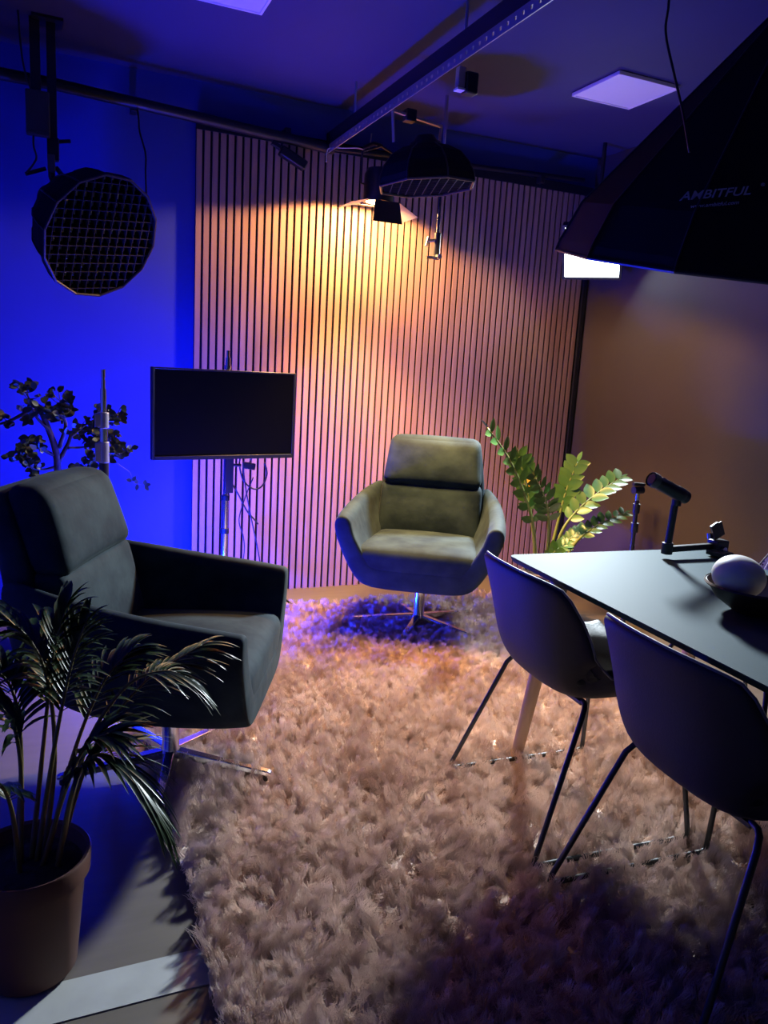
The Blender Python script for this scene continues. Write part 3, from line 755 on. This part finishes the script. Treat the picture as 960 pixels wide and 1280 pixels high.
# centre softbox above the back armchair
c = V((.90, -.80, 2.115)); a = V((-.10, .02, 1)).normalized(); Rm = zframe(a, (1, -.35, 0))
t = thing('overhead_softbox', 'black softbox hanging over the green looking armchair', 'softbox', c)
softbox_parts(t, .225, .165, 8, Rm, V((0, 0, 0)), .06, [(1.0, 0), (.99, .2), (.90, .5), (.72, .8), (.45, 1.0)], grid=.04, phase=.3, head=.05)
ol = bpy.data.lights.new('overhead_lamp', 'AREA'); ol.shape = 'DISK'; ol.size = .34; ol.energy = 38; ol.color = (1, .60, .18); ol.spread = math.radians(95)
oo = bpy.data.objects.new('overhead_lamp', ol); COL.objects.link(oo); oo.location = c + Rm @ V((0, 0, -.004)); oo.rotation_euler = (-a).to_track_quat('-Z', 'Y').to_euler()
MB().bar(V((.695, -.84, 2.395)) - c, V((.975, -.755, 2.395)) - c, .016, .010).build('yoke_bar', M['steel'], t)
MB().bar(V((.695, -.84, 2.395)) - c, V((.71, -.835, 2.27)) - c, .022, .005, (1, 0, 0)).bar(V((.975, -.755, 2.395)) - c, V((.965, -.76, 2.27)) - c, .022, .005, (1, 0, 0)).build('yoke_arm', M['steel'], t)
MB().box(V((.79, -.81, 2.395)) - c, (.05, .05, .05)).build('rail_clamp', M['black'], t, bevel=.005)

# warm fresnel lamp washing the slats
c = V((.865, -.31, 2.15))
t = thing('barn_door_lamp', 'small lit lamp with barn doors washing the slats warm', 'spotlight', c)
LZ = -.03
MB().lathe([(.066, LZ), (.078, LZ), (.078, .10), (.062, .13), (0, .135)], 28).build('lamp_body', M['black_metal'], t)
MB().lathe([(0, LZ + .004), (.066, LZ + .004)], 28).build('lens', M['warm_glow'], t)['label'] = 'glowing warm lens'
def door(name, pts, m): 
    return MB().loft([[V(p) for p in pts[:2]], [V(p) for p in pts[3:1:-1]]], close=False).build(name, m, t, smooth=0, solid=.002)
q = .082; LZd = LZ - .002
door('barn_door', [(-q * .62, -q, LZd), (q, -q, LZd), (q * 1.2, -q - .012, LZd - .105), (-q * .75, -q - .012, LZd - .105)], M['black_metal'])
door('barn_door', [(-q, q, LZd), (q, q, LZd), (q * 1.2, q + .11, LZd + .015), (-q * 1.2, q + .11, LZd + .015)], M['black_metal'])
door('barn_door', [(q, -q, LZd), (q, q, LZd), (q + .10, q * 1.2, LZd - .06), (q + .10, -q * 1.2, LZd - .06)], M['tan'])
door('barn_door', [(-q, q, LZd), (-q, -q, LZd), (-q - .10, -q * 1.2, LZd - .03), (-q - .10, q * 1.2, LZd - .03)], M['tan'])
MB().tube([(-.08, 0, .05), (-.10, 0, .05), (-.10, 0, .20), (0, 0, .24), (.10, 0, .20), (.10, 0, .05), (.08, 0, .05)], .006, 8).build('yoke', M['black_metal'], t, smooth=60)
MB().tube([(0, 0, .24), (0, .10, .275), (0, .235, .285)], .010, 10).build('hanger', M['black_metal'], t)
cable('looped_wire', 'stiff pale wire loop bent below the end of the rail', [(.655, -.075, 2.33), (.652, -.085, 2.37), (.665, -.10, 2.395), (.74, -.13, 2.40), (.80, -.15, 2.405), (.85, -.15, 2.40), (.875, -.12, 2.43), (.89, -.10, 2.50)], .0035, M['steel'])
t = thing('clip_light', 'small dark clip light against the top of the slats', 'lamp', (.48, -.06, 2.325))
Rm = Matrix.Rotation(.42, 3, 'Y')
MB().box((0, 0, 0), (.15, .05, .05), Rm).build('body', M['black'], t, bevel=.008)
MB().box((-.09, .0, .05), (.05, .03, .02), Rm).tube([(-.08, 0, .05), (-.085, .042, .09)], .006, 8).build('clip', M['black_metal'], t, bevel=.003)
t = thing('hanging_rod', 'thin chrome rod with a black clamp hanging before the slats', 'rod', (1.12, -.50, 2.40))
MB().tube([(0, 0, .22), (0, 0, -.42)], .009, 12).build('rod', M['chrome'], t)
MB().tube([(.001, 0, -.42), (.001, 0, -.55)], .017, 14).build('grip', M['black_metal'], t, bevel=.002)
MB().tube([(0, -.012, -.535), (-.004, -.05, -.54)], .012, 12).tube([(-.01, 0, -.54), (-.055, 0, -.545)], .008, 10).build('knob', M['chrome'], t)
MB().tube([(-.01, 0, -.455), (-.05, 0, -.465)], .008, 10).bar((-.05, 0, -.445), (-.06, 0, -.49), .014, .010).build('clamp_arm', M['steel'], t)

# bright LED panel half hidden by the big softbox
c = V((2.185, -.36, 2.015)); n_ = V((-.56, -.62, -.55)).normalized(); Rm = zframe(n_, (.72, -.68, 0))
t = thing('led_panel_light', 'blazing white panel light peeping out below the big softbox', 'studio light', c)
MB().box(Rm @ V((0, 0, -.022)), (.34, .33, .036), Rm).build('housing', M['black'], t, bevel=.003)
MB().box(Rm @ V((0, 0, .0)), (.31, .30, .006), Rm).build('lit_face', M['white_glow'], t, smooth=0)['label'] = 'glowing white face'
mb = MB()
for s in (-1, 1):
    mb.box(Rm @ V((s * .162, 0, .004)), (.014, .33, .016), Rm); mb.box(Rm @ V((0, s * .157, .004)), (.31, .014, .016), Rm)
mb.build('frame', M['black_metal'], t)
MB().tube([Rm @ V((0, 0, -.035)), Rm @ V((0, 0, -.09)), V((.07, .08, .30)), V((.07, .08, H - 2.0))], .012, 10).build('hanger', M['black_metal'], t)

al = bpy.data.lights.new('panel_beam', 'AREA'); al.shape = 'RECTANGLE'; al.size = .28; al.size_y = .27; al.energy = 84; al.color = (.80, .92, 1.0); al.spread = math.radians(92)
ao = bpy.data.objects.new('panel_beam', al); COL.objects.link(ao); ao.location = c + n_ * .008
ao.rotation_euler = n_.to_track_quat('-Z', 'Y').to_euler()

# big softbox with the printed name
C0 = V((1.445, -2.13, 1.705)); a = V((-.055, -.20, .975)).normalized()
t = thing('large_softbox', 'huge black softbox with a printed brand name hanging over the table', 'softbox', C0)
tocam = V((-.6925, -4.17, 1.318)) - C0
xh = tocam - a * tocam.dot(a)
Rm = zframe(a, xh)                                    # local x points towards the viewer's side of the room
NB = 12; R8 = .60; D8 = .72
prof8 = [(1.0, 0), (.985, .05), (.90, .22), (.14, 1.0)]
softbox_parts(t, R8, D8, NB, Rm, V((0, 0, 0)), .07, prof8, grid=None, phase=PI / NB)
MB().tube([Rm @ V((0, 0, D8 + .15)), Rm @ V((0, 0, D8 + .15)) + V((.05, .05, .09)), V((-.05, 0, H - C0.z))], .014, 10).build('hanger', M['black_metal'], t)
MB().box(Rm @ V((.13, .10, D8 - .10)), (.035, .035, .05), Rm).build('latch', M['steel'], t, bevel=.004)
# printing on the panel facing the room
apo = math.cos(PI / NB)
p0 = V((R8 * .90 * apo, 0, D8 * .22)); p1 = V((R8 * .14 * apo, 0, D8))
up = (p1 - p0).normalized(); right = V((0, 1, 0)); nn = right.cross(up).normalized()
def print_text(body, size, along, across, name, shear=.35, rot=-.0):
    cu = bpy.data.curves.new(name, 'FONT'); cu.body = body; cu.size = size; cu.shear = shear; cu.align_x = 'CENTER'; cu.extrude = .0004; cu.offset = size * .012
    ob = bpy.data.objects.new(name, cu); COL.objects.link(ob)
    dg = bpy.context.evaluated_depsgraph_get(); me = bpy.data.meshes.new_from_object(ob.evaluated_get(dg))
    bpy.data.objects.remove(ob); bpy.data.curves.remove(cu)
    R2 = Matrix((right, up, nn)).transposed() @ Matrix.Rotation(rot, 3, 'Z')
    base = p0 + up * along + right * across + nn * .004
    for v in me.vertices: v.co = Rm @ (base + R2 @ v.co)
    me.materials.clear(); me.materials.append(M['logo'])
    o = bpy.data.objects.new(name, me); COL.objects.link(o); o.parent = t; return o
print_text('AMBITFUL', .040, .050, -.10, 'printed_name', rot=.22)['label'] = 'pale lettering on the fabric'
print_text('www.ambitful.com', .0165, .022, -.095, 'printed_address', rot=.22)['label'] = 'small pale lettering'
print_text('\u00ae', .014, .10, .015, 'printed_mark', shear=0, rot=.22)
cable('ceiling_cable', 'black cable hanging from the ceiling beside the square light', [(.62, -2.56, 2.628), (.605, -2.60, 2.42), (.600, -2.616, 2.307), (.593, -2.647, 2.15), (.585, -2.658, 2.079), (.600, -2.682, 1.993), (.616, -2.708, 1.907), (.629, -2.731, 1.82)], .0028)

# blue lamp on the floor behind the near armchair
t = thing('tube_light', 'blue tube light lying on the floor behind the near armchair', 'studio light', (-.25, -.74, 0), math.radians(-60))
MB().tube([(-.24, 0, .13), (.24, 0, .13)], .019, 20).build('lit_tube', M['blue_glow'], t)['label'] = 'glowing blue tube'
for sx in (-1, 1):
    e_ = MB().tube([(sx * .24, 0, .13), (sx * .29, 0, .13)], .022, 18).build('end_cap', M['black'], t, bevel=.003)
    MB().bar((sx * .27, -.06, .006), (sx * .27, .06, .006), .02, .010, (0, 0, 1)).bar((sx * .27, 0, .006), (sx * .27, 0, .115), .014, .014).build('foot', M['black_metal'], t)

# ------------------------------------------------------------------ light of the warm lamp (inside its housing)
sl = bpy.data.lights.new('warm_bulb', 'SPOT'); sl.energy = 95; sl.color = (1, .53, .20); sl.spot_size = math.radians(169); sl.spot_blend = .12; sl.shadow_soft_size = .03
so = bpy.data.objects.new('warm_bulb', sl); COL.objects.link(so)
so.location = (.865, -.31, 2.105)
dirv = V((0, math.sin(math.radians(15)), -math.cos(math.radians(15))))
so.rotation_euler = dirv.to_track_quat('-Z', 'Y').to_euler()

bl = bpy.data.lights.new('warm_beam', 'SPOT'); bl.energy = 300; bl.color = (1, .50, .20); bl.spot_size = math.radians(86); bl.spot_blend = .55; bl.shadow_soft_size = .05
bo = bpy.data.objects.new('warm_beam', bl); COL.objects.link(bo); bo.location = (.865, -.31, 2.10)
bo.rotation_euler = V((-.08, -.22, -.97)).to_track_quat('-Z', 'Y').to_euler()

# ------------------------------------------------------------------ world, camera, view
w = bpy.data.worlds.new('world'); S.world = w; w.use_nodes = True
w.node_tree.nodes['Background'].inputs['Color'].default_value = (.02, .02, .03, 1)
w.node_tree.nodes['Background'].inputs['Strength'].default_value = .3
cd = bpy.data.cameras.new('camera'); cam = bpy.data.objects.new('camera', cd); COL.objects.link(cam)
cd.sensor_fit = 'VERTICAL'; cd.sensor_height = 36; cd.lens = 964.0138 * 36 / 1280
r = V((.91874139, -.39045247, .0588314)); u = V((.02081067, .1966669, .98024948)); f = V((.39431102, .89937145, -.1888116))
mw = Matrix((r, u, -f)).transposed().to_4x4(); mw.translation = V((-.6925, -4.17003, 1.317876)); cam.matrix_world = mw
cd.clip_start = .02
S.camera = cam
S.view_settings.view_transform = 'Standard'; S.view_settings.look = 'None'; S.view_settings.exposure = 0; S.view_settings.gamma = 1
S.view_settings.use_curve_mapping = False
